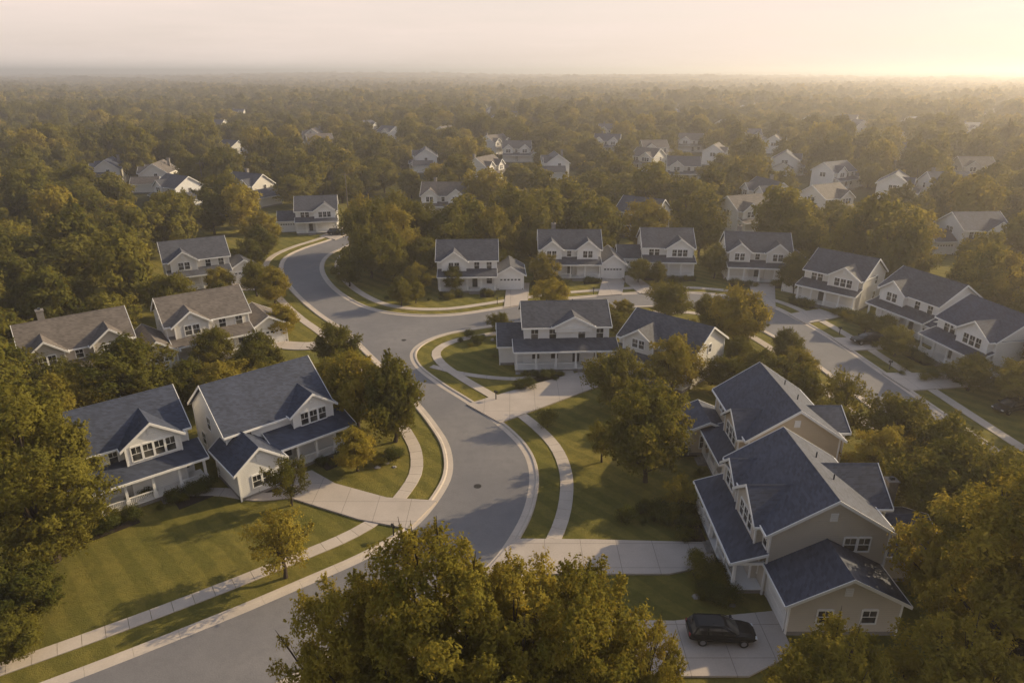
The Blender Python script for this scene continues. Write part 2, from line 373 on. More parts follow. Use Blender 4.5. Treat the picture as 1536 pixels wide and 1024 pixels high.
# R2
h = House()
h.gable(-5.3, 5.4, -4.3, 4.3, 5.8, 'x', 34)
h.gable(.2, 4.6, -5.0, 0, 5.6, 'y', 36)
h.gable(-1.0, 3.6, 0, 5.6, 5.7, 'y', 30)
h.gable(-5.8, -1.2, -8.0, -4.2, 3.1, 'x', 24)
h.porch(-5.9, -1.1, -8.0, 1.4, low=2.6, top=3.2, gap=2.3); h.porch(-1.0, 5.6, -4.3, 2.3, door=0)
h.win('E', 5.4, 0, 4.8, .9, 1.2, 2); h.vent('E', 5.4, 0, 7.3); h.win('E', 5.4, -2, 1.8); h.win('S', -5, 2.4, 4.7, .8, 1.3, 3); h.win('S', -4.3, -3, 4.9, .8, 1.2, 2)
h.win('S', -4.3, 3.4, 1.8, .9, 1.5, 2); h.dr('S', -4.3, .6); h.win('S', -8, -3.5, 1.6, .8, 1.4, 3); h.win('E', -1.2, -6.5, 1.6, .8, 1.4, 1)
place(h.meshes('tan', 'roof_blue'), 26.8, 62.2, -90)
# C
h = House()
h.gable(-5.8, 5.8, -3.75, 3.75, 5.8, 'x', 31)
h.gable(-1.6, 3.4, -4.2, 0, 5.9, 'y', 27, z0=5.0)
h.gable(-9.2, -5.85, -3.4, 3.2, 3.0, 'x', 30)
h.porch(-7.2, 6.6, -3.75, 2.4, door=1.4, gap=2.7)
for x in (-4.4, -1.9, 2.1, 4.6): h.win('S', -3.75, x, 4.65, .95, 1.35)
for x in (-4.2, -1.6, 4.4): h.win('S', -3.75, x, 1.75, 1.0, 1.5, 1)
h.dr('S', -3.75, 1.4); h.win('E', 5.8, 1, 4.6); h.win('E', 5.8, 1, 1.8); h.win('W', -5.8, 0, 4.7, .8, 1.3, 2)
place(h.meshes('white', 'roof_grey'), 7.3, 91.4, 3)
# C2
h = House()
h.gable(-5.5, 5.5, -4.3, 4.3, 4.7, 'x', 31); h.gable(-4.4, 0.2, -5.2, 0, 4.9, 'y', 34); h.porch(-5.6, 5.4, -4.3, 2.0, low=2.7, top=3.4, door=2)
h.win('E', 5.5, 0, 4.4, .8, 1.1, 1); h.win('E', 5.5, -2, 1.8); h.win('S', -5.2, -2.1, 4.5, .8, 1.1, 2); h.dr('S', -4.3, 2); h.win('S', -4.3, -2, 1.7, .9, 1.4, 2)
place(h.meshes('cream', 'roof_grey'), 21.8, 86.6, -42)
# L1
h = House()
h.gable(-5.6, 5.4, -4, 4, 5.7, 'x', 34)
h.gable(-.3, 4.5, -5.0, 0, 5.7, 'y', 36)
h.porch(-3.6, 6.0, -4.0, 2.6, door=1.2, gap=2.4)
h.win('S', -5.0, 2.1, 4.75, .8, 1.4, 4); h.vent('S', -5.0, 2.1, 6.7); h.win('S', -4, -3.4, 4.6, .8, 1.35, 2); h.win('S', -4, -1.2, 4.6, .7, 1.35, 1)
h.win('S', -4, -2.2, 1.8, .9, 1.5, 2); h.dr('S', -4, 1.0); h.win('S', -4, 4, 1.8, .9, 1.5, 2)
h.win('W', -5.6, 0, 4.6, .8, 1.3, 1); h.win('W', -5.6, 0, 1.8); h.win('S', -4, -4.6, 1.7, .7, 1.4)
place(h.meshes('white', 'roof_blue'), -38.9, 59.2, 40)
# L2
h = House()
h.gable(-5.4, 5.6, -4.6, 4.6, 5.3, 'x', 37)
h.gable(1.2, 5.6, -5.4, 0, 5.4, 'y', 36)
h.gable(-6.2, -1.8, -8.8, -3, 3.3, 'y', 38)
h.porch(-1.6, 6.8, -4.6, 2.6, door=.2, gap=2.3)
h.win('S', -5.4, 3.4, 4.5, .8, 1.3, 3); h.win('S', -4.6, -3.3, 4.6, .7, .8, 1); h.win('S', -4.6, 4, 1.8, .9, 1.5, 2); h.dr('S', -4.6, .4)
h.gd('E', -1.8, -6.9, 2.9); h.vent('S', -8.8, -4.0, 4.0); h.win('E', 5.6, 1, 4.4); h.win('E', 5.6, 1, 1.8, .9, 1.4, 2); h.vent('S', -5.4, 3.4, 6.3)
h.win('W', -5.4, 0, 4.5); h.win('S', -8.8, -4.0, 1.6, .8, 1.2, 2); h.win('W', -5.4, 2.5, 1.8)
place(h.meshes('white', 'roof_blue'), -27, 65.6, 42)

def generic(kind, wall, roof, detail=True):
    h = House()
    if kind == 0:
        h.gable(-5.5, 5.5, -4.2, 4.2, 5.7, 'x', 33); h.gable(-4.6, -.2, -5, 0, 5.7, 'y', 36); h.gable(5.5, 10.5, -5, 2.4, 3.0, 'y', 30)
        h.porch(-5.2, 5.3, -4.2, 2.1 if not detail else 2.3, door=1.6, rail=detail); h.win('S', -5, -2.4, 4.7, .85, 1.3, 2); h.win('S', -4.2, 1.8, 4.6, .9, 1.3); h.win('S', -4.2, 4.1, 4.6, .9, 1.3)
        h.win('S', -4.2, -2.4, 1.8, .9, 1.5, 2); h.dr('S', -4.2, 1.4); h.win('S', -4.2, 4.1, 1.8); h.gd('S', -5, 8, 4.0); h.win('E', 5.5, 0, 4.6); h.win('W', -5.5, 0, 4.6, .9, 1.3, 2); h.vent('S', -5, -2.4, 6.5)
    elif kind == 1:
        h.gable(-6, 6, -4, 4, 5.7, 'x', 35); h.gable(-5.6, -1.8, -4.9, 0, 5.8, 'y', 38); h.gable(1.4, 5.4, -4.9, 0, 5.8, 'y', 38); h.gable(6.02, 10.6, -6, 2, 3.1, 'y', 36)
        h.porch(-5.8, 5.8, -4, 2.5, door=0, rail=detail); h.win('S', -4.9, -3.7, 4.75, .8, 1.3, 2); h.win('S', -4.9, 3.4, 4.75, .8, 1.3, 2); h.win('S', -4, -.2, 4.7, .8, 1.2)
        h.win('S', -4, -3.6, 1.8, .9, 1.5, 2); h.dr('S', -4, 0); h.win('S', -4, 3.5, 1.8, .9, 1.5, 2); h.gd('S', -6, 8.3, 3.6); h.win('W', -6, .5, 4.6); h.win('E', 6, .5, 4.8); h.chimney(-3, 2.5, 5, 9.2)
    else:
        h.gable(-5, 5, -4.5, 4.5, 5.6, 'x', 32); h.gable(-.4, 4.6, -5.4, 0, 5.6, 'y', 34); h.gable(-9.6, -5.05, -3, 3.6, 3.0, 'x', 28)
        h.porch(-5, 4.9, -4.5, 2.3, door=-1.6, rail=detail); h.win('S', -5.4, 2.1, 4.65, .85, 1.3, 3); h.win('S', -4.5, -2.8, 4.6, .9, 1.3, 2); h.win('S', -4.5, 2.2, 1.8, .9, 1.5, 2); h.dr('S', -4.5, -1.6)
        h.gd('S', -3, -7.4, 3.6); h.win('E', 5, 1, 4.6); h.win('E', 5, 1, 1.8); h.win('W', -5, 0, 4.9, .9, 1.2, 2); h.vent('S', -5.4, 2.1, 6.5)
    return h.meshes(wall, roof)
G = {}
def gen(kind, wall, roof):
    k = (kind, wall, roof)
    if k not in G: G[k] = generic(*k)
    return G[k]
place(gen(0, 'cream', 'roof_brown'), -45.5, 94.5, 36); place(gen(1, 'beige', 'roof_brown'), -57.5, 83.8, 38)
place(gen(0, 'cream', 'roof_grey'), -61, 128, 30); place(gen(2, 'white', 'roof_grey'), -50.5, 177, 12)
place(gen(0, 'white', 'roof_grey'), -8.5, 127.5, 2); place(gen(1, 'white', 'roof_grey'), 11.5, 136, 0)
place(gen(2, 'white', 'roof_grey'), 31.5, 138, -3); place(gen(1, 'cream', 'roof_grey'), 48.5, 133.5, -8)
place(gen(2, 'cream', 'roof_grey'), 59, 117, -48); place(gen(0, 'white', 'roof_grey'), 66, 103, -72); place(gen(2, 'white', 'roof_blue'), 66.5, 88, -80)
NEAR = list(HOUSES)
rs = random.Random(3)
fars = [(-102,212),(-82,216),(33,172),(60,176),(-19,197),(88,194),(121,219),(137,219),(104,153),(64,262),(75,202)]
for i in range(115):
    y = 240 * (3.7 ** rs.random()); x = y * rs.uniform(-.05, .78)
    if i % 7 == 0: x = y * rs.uniform(-.6, -.05)
    if all((x - a) ** 2 + (y - b) ** 2 > 25 ** 2 for a, b in fars): fars.append((x, y))
for i, (x, y) in enumerate(fars):
    place(gen(i % 3, ('white', 'cream', 'white', 'cream')[i % 4], ('roof_grey', 'roof_brown', 'roof_blue')[(i // 3) % 3]), x, y, rs.choice((-35, -10, 5, 25, 60, -80)) + rs.uniform(-8, 8), 1.05)

# ------------------------------------------------------------------ trees
def tube(V, F, pts, rad, sides=6):
    base = len(V); pts = [np.array(p, float) for p in pts]
    for i, p in enumerate(pts):
        d = pts[min(i + 1, len(pts) - 1)] - pts[max(i - 1, 0)]; d /= np.linalg.norm(d) + 1e-9
        a = np.cross(d, (0.3, 1, .1)); a /= np.linalg.norm(a); b = np.cross(d, a)
        for k in range(sides):
            q = 2 * math.pi * k / sides; V.append(tuple(p + (a * math.cos(q) + b * math.sin(q)) * rad[i]))
    for i in range(len(pts) - 1):
        for k in range(sides):
            F.append((base + i * sides + k, base + i * sides + (k + 1) % sides, base + (i + 1) * sides + (k + 1) % sides, base + (i + 1) * sides + k))
def tree_mesh(name, Ht, R, seed, nleaf, leaf, cb=.25, lumps=42, mat='leaf', lr=(.2, .36), cone=0., limbs=20, spray=.0):
    r = np.random.default_rng(seed); V = []; F = []
    zc = Ht * (cb + 1) / 2; vz = Ht * (1 - cb) / 2
    C = []; Rd = []
    ph = r.random(3) * 6.28
    for i in range(lumps):
        u = (i + .5) / lumps * 2 - 1; az = i * 2.39996 + r.normal() * .25
        if r.random() < .07: continue
        rr = math.sqrt(max(0, 1 - u * u)); f = r.uniform(.6, 1.05) if i % 4 else r.uniform(.1, .5)
        f *= 1 + .16 * math.sin(2 * az + ph[0]) + .1 * math.sin(3 * az + ph[1] + u * 3)
        wid = 1 - cone * (u + 1) / 2
        rad = R * r.uniform(*lr) * (1 - .3 * max(0, u) * (cone > 0))
        C.append((math.cos(az) * rr * R * .8 * f * wid, math.sin(az) * rr * R * .8 * f * wid, zc + u * (vz - rad * .7) * min(1.05, f + .2) + r.normal() * .1 * R * .3)); Rd.append(rad)
    C = np.array(C); Rd = np.array(Rd)
    tp = [(0, 0, 0), (r.normal() * .1, r.normal() * .1, Ht * cb * .6), (r.normal() * .2, r.normal() * .2, Ht * cb * 1.2), (r.normal() * .3, r.normal() * .3, zc), (r.normal() * .4, r.normal() * .4, zc + vz * .6)]
    tr = Ht * .022; tube(V, F, tp, [tr * 1.3, tr, tr * .85, tr * .5, tr * .15], 8)
    for i in r.permutation(len(C))[:limbs]:
        a = np.array(tp[2]) * .6 + np.array(tp[3]) * .4 * r.random(); e = C[i]
        m1 = (a + e) / 2 + np.array((0, 0, -.06 * Ht * r.random())); tube(V, F, [a, m1, e, e + (e - m1) * .2], [tr * .45, tr * .28, tr * .12, tr * .03], 5)
        for k in range(3):
            q = r.normal(size=3); q /= np.linalg.norm(q); tube(V, F, [m1 * .4 + e * .6, e + q * Rd[i] * .8], [tr * .12, tr * .02], 4)
    nb = len(F)
    ns = int(nleaf * spray); nm = nleaf - ns
    w = Rd ** 2; idx = r.choice(len(C), nm, p=w / w.sum())
    d = r.normal(size=(nm, 3)); d[:, 2] += .25; d /= np.linalg.norm(d, axis=1)[:, None]
    bump = 1 + .25 * np.sin(d[:, 0] * 7 + idx) + .25 * np.sin(d[:, 1] * 8 + idx * 2.1) * np.cos(d[:, 2] * 6)
    rad = Rd[idx] * bump * (1.08 - .6 * r.random(nm) ** 2.2)
    p = C[idx] + d * rad[:, None] * np.array((1, 1, .8))
    if ns:   # leafy shoots that stick out of the crown
        k = ns // 14; si = r.integers(0, len(C), k); q = (C[si] - np.array((0, 0, zc - vz * .5))); q /= np.linalg.norm(q, axis=1)[:, None]
        q = q + r.normal(size=(k, 3)) * .45 + np.array((0, 0, .35)); q /= np.linalg.norm(q, axis=1)[:, None]
        L_ = Rd[si] * r.uniform(1.15, 1.9, k)
        t_ = r.uniform(.45, 1.0, (k, 14)); pp = C[si][:, None, :] + q[:, None, :] * (L_[:, None] * t_)[:, :, None]
        pp += r.normal(size=pp.shape) * .07 * Rd.mean() * (1.3 - t_)[:, :, None]
        p = np.vstack([p, pp.reshape(-1, 3)]); idx = np.r_[idx, np.repeat(si, 14)]; d = np.vstack([d, np.repeat(q, 14, 0)])
    nleaf = len(p)
    out = (p - np.array((0, 0, zc - vz * .3))); out /= np.linalg.norm(out, axis=1)[:, None]
    n = d * .8 + out * .6 + r.normal(size=(nleaf, 3)) * .45; n /= np.linalg.norm(n, axis=1)[:, None]
    t = np.cross(n, r.normal(size=(nleaf, 3))); t /= np.linalg.norm(t, axis=1)[:, None]; b = np.cross(n, t)
    s = (leaf * (.55 + .85 * r.random(nleaf)))[:, None]
    q = np.stack([p + t * s, p + b * s * .52, p - t * s + n * s * .25, p - b * s * .52], 1).reshape(-1, 3)
    nv = len(V); V = np.vstack([np.array(V), q])
    LF = (np.arange(nleaf * 4).reshape(-1, 4) + nv)
    me = bpy.data.meshes.new(name); me.from_pydata(V.tolist(), [], F + LF.tolist())
    me.materials.append(M['bark']); me.materials.append(M[mat])
    mi = np.r_[np.zeros(nb, int), np.ones(nleaf, int)]; me.polygons.foreach_set('material_index', mi)
    lt = r.random(len(C)); tint = np.r_[np.zeros(nb), np.clip(lt[idx] * .6 + r.random(nleaf) * .4, 0, 1)]
    me.attributes.new('tint', 'FLOAT', 'FACE').data.foreach_set('value', tint.astype(np.float32)); me.update()
    return me
MID = [tree_mesh('maple_a', 8, 3.8, 1, 21000, .14, .16, 80, lr=(.14, .26), spray=.12), tree_mesh('maple_b', 8, 3.8, 2, 21000, .14, .18, 66, lr=(.15, .29), spray=.12),
       tree_mesh('oak_a', 8, 3.8, 3, 21000, .14, .14, 90, lr=(.13, .24), mat='leaf_gold', spray=.12), tree_mesh('oak_b', 8, 3.8, 4, 20000, .14, .12, 70, mat='leaf', cone=.45, lr=(.14, .27), spray=.12)]
BIG = [tree_mesh('big_oak_a', 16, 5, 11, 80000, .1, .25, 230, 'leaf_gold', (.075, .16), spray=.25), tree_mesh('big_oak_b', 16, 5, 12, 80000, .1, .25, 200, 'leaf_gold', (.08, .17), spray=.25),
       tree_mesh('big_oak_c', 16, 6, 13, 75000, .13, .1, 200, 'leaf', (.09, .18), spray=.18)]
SMALL = [tree_mesh('young_tree_a', 6, 3, 21, 9000, .1, .25, 50, 'leaf', (.12, .22), spray=.25), tree_mesh('young_tree_b', 6, 3, 22, 8000, .1, .3, 44, 'leaf_gold', (.12, .24), spray=.25)]
FOR = [tree_mesh('forest_tree_%d' % i, 14, 6, 31 + i, 6500, .4, .12, 50 + 4 * i, ('leaf', 'leaf', 'leaf_gold', 'leaf', 'leaf')[i], (.16, .3), (0, .2, 0, .5, 0)[i], 6, .08) for i in range(5)]
LOW = [tree_mesh('far_tree_%d' % i, 14, 6, 51 + i, 1500, .8, .08, 26, ('leaf', 'leaf_gold', 'leaf', 'leaf')[i], (.24, .38), (0, .2, .4, .1)[i], 0) for i in range(4)]
SHR = [tree_mesh('shrub_a', 1.3, .8, 41, 2600, .05, .02, 12, 'leaf_shrub', (.35, .5), 0, 5), tree_mesh('shrub_b', 1.3, .8, 42, 2200, .05, .02, 9, 'leaf', (.4, .55), 0, 5)]
def tree(x, y, Ht, R, kind='mid', v=None, name=None):
    lib, h0, r0, nm = {'mid': (MID, 8, 3.8, 'maple_tree'), 'big': (BIG, 16, 5, 'oak_tree'), 'small': (SMALL, 6, 3, 'young_tree'), 'for': (FOR, 14, 6, 'oak_tree'), 'shrub': (SHR, 1.3, .8, 'shrub')}[kind]
    v = random.randrange(len(lib)) if v is None else v % len(lib)
    if kind == 'big' and v == 2: r0 = 6
    if kind == 'mid': R *= 1.08; Ht *= 1.07
    s = R / r0; return obj(name or nm, lib[v], None, (x, y, -.03), random.uniform(0, 6.28), (s, s * random.uniform(.92, 1.08), Ht / h0))
T = [(-38.2,46.5,15,6.4,'big',2),(-43,51,13,5,'mid',1),(-18.3,44.4,5.8,3.3,'small',1),(-20.8,54.3,5,2.4,'small',0),(-15.8,60.3,4.6,2.3,'mid',2),(-12.9,66.2,9.6,4.2,'mid',3),(-17.6,69,8.5,4,'mid',2),(-21,72.5,7,3.6,'mid',0),
 (-23.5,84.6,6.6,3.3,'mid',0),(-33,82.3,6,3.5,'mid',1),(-35,98,5,2.8,'mid',2),(-41,86.5,5.4,2.8,'mid',0),(-35,75.7,5,4,'mid',2),(-40,75.5,5,3.6,'mid',1),(-45,72.5,8.6,5.4,'mid',1),(-51,71,7,4.2,'mid',0),(-30,76,4.6,3,'mid',0),(-26,77.5,4.2,2.8,'mid',2),
 (-58,71,8.5,5.4,'mid',1),(-66,78,10,6,'mid',3),(-49,66.5,7.4,4.2,'mid',2),(-54,64,9,5,'mid',0),(-62,66,10,6,'mid',2),(-49,57,9,4.6,'mid',1),
 (13.3,58.3,9.8,4.4,'mid',0),(9.4,62,4.6,2.1,'small',0),(12.3,74,7,3.7,'mid',1),(20.4,78.6,7,3.9,'mid',2),(33,94.6,8.4,4.1,'mid',2),(36,97,6,3,'mid',0),(25.6,105.6,6,3.8,'mid',1),(6.5,106.6,6.4,3.2,'mid',2),(27,79,4.4,3,'mid',0),
 (15.6,53.6,3.6,2,'small',1),(16.6,70,4,2.6,'mid',0),(32,79,5,3.4,'mid',1),(36.5,80,5,3,'mid',2),(30,97,4,2.4,'mid',1),(16,98,4,2.4,'mid',0),(37.5,69.5,7,3.2,'small',0),(35,74,5,3,'mid',3),
 (38.3,88,4.6,2.4,'mid',1),(14,103.5,4,2.2,'mid',0),(-2,99,3.4,1.8,'mid',1),(18,105,3.6,2,'mid',2),(31.5,104,4.6,2.5,'mid',0),(31,86,4.4,2.6,'mid',3),
 (39.5,62.5,7,3.6,'mid',0),(36,57,6,3.4,'mid',2),(41,56,7.5,4,'mid',1),(36.8,49.5,8.5,4.2,'mid',1),(41,48,9,4.2,'mid',0),(38,42,8,4,'mid',3),(34,65,5,2.8,'mid',1),
 (-19.3,113.2,4.8,2.2,'mid',1),(-17,115,3.6,1.7,'mid',0),(-17.5,131,7.5,4,'mid',0),(-23,127,9,4.6,'mid',1),(-28,131,10,5,'mid',3),(-24,137,12,5.6,'mid',2),(-30,141,12,5.4,'mid',1),(-33,149,12,5,'mid',2),(-20,144,12,5.5,'mid',0),(-27,153,12,6,'mid',1),(-17.5,121.5,5,2.6,'mid',2),(-31,125,6,3,'mid',3),
 (-10.8,121.3,4.6,2.2,'mid',0),(-1.5,131.5,5,2.6,'mid',1),(6,125.2,6,2.9,'mid',2),(24.5,127.5,4.4,2.4,'mid',0),(40,130.5,6.2,3.0,'mid',1),(52,120.5,7.2,3,'mid',0),(28,126.5,4,2,'mid',1),
 (-12,142,11,5,'mid',1),(-3,143,11,5,'mid',2),(4,148,12,5.5,'mid',0),(21,148,11,5,'mid',3),(30,151,11,5.5,'mid',2),(41,146,11,5,'mid',1),(58,143,11,5.4,'mid',0),(66,132,11,5.4,'mid',2),(72,122,11,5,'mid',1),(78,108,11,5.4,'mid',2),(79,95,10,5,'mid',0),
 (-41.5,114,6.4,3.2,'mid',2),(-46.5,119,6,3,'mid',1),(-52,117,5.5,3,'mid',2),(-53,134,6.5,3.4,'mid',0),(-54,144,7,3.8,'mid',1),(-57,154,8,4,'mid',2),(-48,108,5,2.8,'mid',1),(-56,107,7,4,'mid',0),
 (55,90.6,4.2,2.7,'mid',0),(58.5,79.3,4.4,3,'mid',1),(62,76,5,3.2,'mid',2),(57,98,3.4,2,'mid',0),(55.5,100.5,3,1.9,'mid',1),(70,79,8,4.4,'mid',0),(65,69,7,4,'mid',3),(60,62,8,4.4,'mid',1),
 (-3.6,26.8,16.8,4.9,'big',0),(3.6,26.2,15.5,4.3,'big',1),(-8.2,27.2,14.4,4,'big',1),(0.4,27.2,15.2,4.2,'big',0),(-1,22.5,13.5,4.4,'big',1),(6.4,26.2,12.4,2.8,'big',0),(15.8,25.2,12.6,4,'big',0),(9.6,22.8,10.2,2.8,'big',1),(28.6,29.4,19,6,'big',1),(34,37,14.5,5.4,'big',2),(22.5,25,13,4,'big',0),(31.5,39,10,4,'mid',2),
 (-36,39.6,4.2,2.8,'mid',0),(-38.5,38.5,5.6,3.2,'mid',1),(-34.5,36.5,3,2,'mid',0)]
for t in T: tree(*t)
rr = random.Random(5)
for x, y, rot, W in ((24,47.75,-90,5.4),(26.8,62.2,-90,3),(7.3,91.4,3,6),(-38.9,59.2,40,5.8),(-27,65.6,42,5),(-8.5,127.5,2,5),(11.5,136,0,5.5),(31.5,138,-3,5),(48.5,133.5,-8,5.5),(59,117,-48,5),(66,103,-72,5),(66.5,88,-80,5),(-45.5,94.5,36,5),(-57.5,83.8,38,5)):
    e = Matrix.Translation((x, y, 0)) @ Matrix.Rotation(math.radians(rot), 4, 'Z')
    yy = -8.0
    for seg in ((-W, -.9), (2.4, W)):
        b = [e @ Vector((q[0], q[1], 0)) for q in ((seg[0], yy - 1.3), (seg[1], yy - 1.1), (seg[1], yy + .9), (seg[0], yy + .9))]
        if abs(seg[1] - seg[0]) > 1: slab([(q.x, q.y) for q in b], .05, 'planting_bed', 'mulch')
        n = max(2, int(abs(seg[1] - seg[0]) / .6))
        for k in range(n):
            q = e @ Vector((seg[0] + (k + rr.random()) * (seg[1] - seg[0]) / n, yy + rr.uniform(-1.1, .6), 0)); R = rr.uniform(.45, 1.1)
            tree(q.x, q.y, R * rr.uniform(1.2, 1.9), R, 'shrub')
for x, y, n, sp in ((14.5,52.5,14,1.6),(15.3,44,10,1.3),(-23,76,6,2.5),(-29,79,5,2),(1,80.8,3,1),(-4,96.5,8,1.8),(0,91,3,1.5),(16.6,82,6,2.2),(55.5,84,6,1.5),(54.5,107,6,1.6),(-13,62.5,5,1),(16.2,42.2,7,.9),(-33,54.5,6,1.2),(-28.3,60.3,4,.8),(36,88,8,2),(38,84,7,1.6),(31,101,5,2),(-41,98,6,2),(-51,88,6,2),(56,94,5,1.6),(-37,66,5,1.5),(20,69,4,1.5),(-22,119,6,2),(-13,118,5,1.5),(31,127,5,2),(8,127,5,2),(25,98,6,2),(12,100,5,2)):
    for k in range(n): R = rr.uniform(.4, 1.1); tree(x + rr.gauss(0, sp), y + rr.gauss(0, sp * .7), R * 1.5, R, 'shrub')
tree(3.9, 69.6, 2.6, 1.3, 'shrub')
def boulder(x, y, s):
    r = np.random.default_rng(int(x * 10 + y * 7) % 999); v = []; f = []
    for i in range(5):
        for j in range(8):
            a = j / 8 * 6.283; t = (i + .35) / 4.7 * math.pi / 2 * 1.1; q = s * r.uniform(.8, 1.15)
            v.append((q * math.cos(a) * math.cos(t - .2), q * .8 * math.sin(a) * math.cos(t - .2), q * .65 * math.sin(t)))
    for i in range(4):
        for j in range(8): f.append((i * 8 + j, i * 8 + (j + 1) % 8, (i + 1) * 8 + (j + 1) % 8, (i + 1) * 8 + j))
    f.append(tuple(range(32, 40))); obj('boulder', mesh('boulder', v, f, [M['rock']]), None, (x, y, -.05))
for x, y in ((-13.2,61.7),(-12.2,61),(-13.9,60.9),(15,50.6),(15.8,54.7),(16.4,55.2),(15.9,42.5),(16.9,41.3),(14.4,42.2),(-26.5,57.9),(-2.8,97),(.8,84.5)): boulder(x, y, rr.uniform(.25, .5))
for x, y in ((-99, 222), (170, 330), (-47, 196)):
    q = P(); q.cyl((0, 0, 6), .16, 0, 12, 10, 'z', .11); q.box(-1.2, 1.2, -.06, .06, 11.1, 11.25)
    for dx in (-1.05, 0, 1.05): q.cyl((dx, 0, 11.35), .05, 0, .2, 8, 'z')
    obj('utility_pole', mesh('utility_pole', q.v, q.f, [M['pole']]), None, (x, y, 0), .5)
for x, y, a in ((-10.4, 49.6, .6), (-2.0, 76.5, .9), (-2.6, 114.3, 0), (15.0, 120.2, 0), (42.2, 118.8, -.6), (50.9, 99.2, 1.5), (51.9, 86, 1.5), (-20.9, 84.5, 2)):
    q = P(); q.box(-.05, .05, -.05, .05, 0, 1.05); q.box(-.1, .1, -.25, .25, 1.05, 1.2); q.cyl((0, 0, 1.2), .1, 0, .5, 14, 'y'); q.box(.1, .12, .05, .08, 1.2, 1.42)
    obj('mailbox', mesh('mailbox', q.v, q.f, [M['iron']]), None, (x, y, 0), a)

# forest scatter as one instanced object per distance
def protoc(name, lib):
    c = bpy.data.collections.new(name)
    for i, me in enumerate(lib): c.objects.link(bpy.data.objects.new('%s_%d' % (name, i), me))
    return c
PA, PB = protoc('woodland_tree_kind', FOR), protoc('distant_tree_kind', LOW)
rng = np.random.default_rng(9)
road = np.vstack([S1, S2, S3])
def grid(y0, y1, xr, sp):
    ys = np.arange(y0, y1, sp); out = []
    for y in ys:
        xm = max(xr * y, 90); xs = np.arange(-xm, xm, sp); out.append(np.c_[xs, np.full(len(xs), y)])
    p = np.vstack(out); return p + rng.uniform(-.48, .48, p.shape) * sp
near = grid(45, 650, .92, 9.0)
keep = np.ones(len(near), bool)
m = near[:, 1] < 230
d = np.full(len(near), 99.)
for i in np.where(m)[0]: d[i] = np.min(np.hypot(*(road - near[i]).T))
keep &= d > 24
keep &= ~((near[:, 0] > -14) & (near[:, 0] < 74) & (near[:, 1] < 112))
keep &= ~((np.abs(near[:, 0]) < 52) & (near[:, 1] < 78))
def cull(p, k):
    for i, (hx, hy) in enumerate(HOUSES):
        fr = 16 if i < len(NEAR) else (30 if hy < 230 else 54)
        dx = np.abs(p[:, 0] - hx * p[:, 1] / hy); dy = p[:, 1] - hy
        k &= ~((np.hypot(p[:, 0] - hx, dy) < 11) | ((dx < 9) & (dy < 0) & (dy > -fr)))
    return p[k]
near = cull(near, keep)
mid = grid(650, 2100, .9, 13.5); mid = cull(mid, np.ones(len(mid), bool)); farp = grid(2100, 9000, .85, 40)
def ng(proto):
    NG = bpy.data.node_groups.new('forest_scatter', 'GeometryNodeTree')
    NG.interface.new_socket(name='Geometry', in_out='INPUT', socket_type='NodeSocketGeometry'); NG.interface.new_socket(name='Geometry', in_out='OUTPUT', socket_type='NodeSocketGeometry')
    gi = NG.nodes.new('NodeGroupInput'); go = NG.nodes.new('NodeGroupOutput'); ip = NG.nodes.new('GeometryNodeInstanceOnPoints')
    ci = NG.nodes.new('GeometryNodeCollectionInfo'); ci.inputs['Collection'].default_value = proto; ci.inputs['Separate Children'].default_value = True; ci.inputs['Reset Children'].default_value = True
    def na(name, t):
        n = NG.nodes.new('GeometryNodeInputNamedAttribute'); n.data_type = t; n.inputs['Name'].default_value = name
        return [o for o in n.outputs if o.enabled and o.name == 'Attribute'][0]
    L = NG.links.new
    L(gi.outputs[0], ip.inputs['Points']); L(ci.outputs[0], ip.inputs['Instance']); ip.inputs['Pick Instance'].default_value = True
    L(na('idx', 'INT'), ip.inputs['Instance Index']); L(na('scl', 'FLOAT_VECTOR'), ip.inputs['Scale'])
    er = NG.nodes.new('FunctionNodeEulerToRotation'); L(na('rot', 'FLOAT_VECTOR'), er.inputs[0]); L(er.outputs[0], ip.inputs['Rotation'])
    L(ip.outputs[0], go.inputs[0]); return NG
NA_, NB_ = ng(PA), ng(PB)
def forest(name, pts, sr, sz, big, group, nk):
    n = len(pts); me = bpy.data.meshes.new(name); me.vertices.add(n)
    me.vertices.foreach_set('co', np.c_[pts, hill(pts[:, 0], pts[:, 1]) - .1].astype(np.float32).ravel())
    s = rng.uniform(*sr, n); patch = .8 + .42 * (.5 + .5 * np.sin(pts[:, 0] / 61 + 1.3) * np.cos(pts[:, 1] / 83))
    z = s * rng.uniform(*sz, n) * patch
    me.attributes.new('scl', 'FLOAT_VECTOR', 'POINT').data.foreach_set('vector', np.c_[s * big, s * big, z].astype(np.float32).ravel())
    me.attributes.new('rot', 'FLOAT_VECTOR', 'POINT').data.foreach_set('vector', np.c_[np.zeros(n), np.zeros(n), rng.uniform(0, 6.28, n)].astype(np.float32).ravel())
    me.attributes.new('idx', 'INT', 'POINT').data.foreach_set('value', rng.integers(0, nk, n).astype(np.int32))
    o = obj(name, me); md = o.modifiers.new('scatter', 'NODES'); md.node_group = group
forest('woodland_trees', near, (.6, 1.18), (.72, 1.1), 1, NA_, 5); forest('distant_forest', mid, (.85, 1.5), (.7, 1.0), 1, NB_, 4); forest('horizon_forest', farp, (1.1, 1.6), (.8, 1.2), 3., NB_, 4)

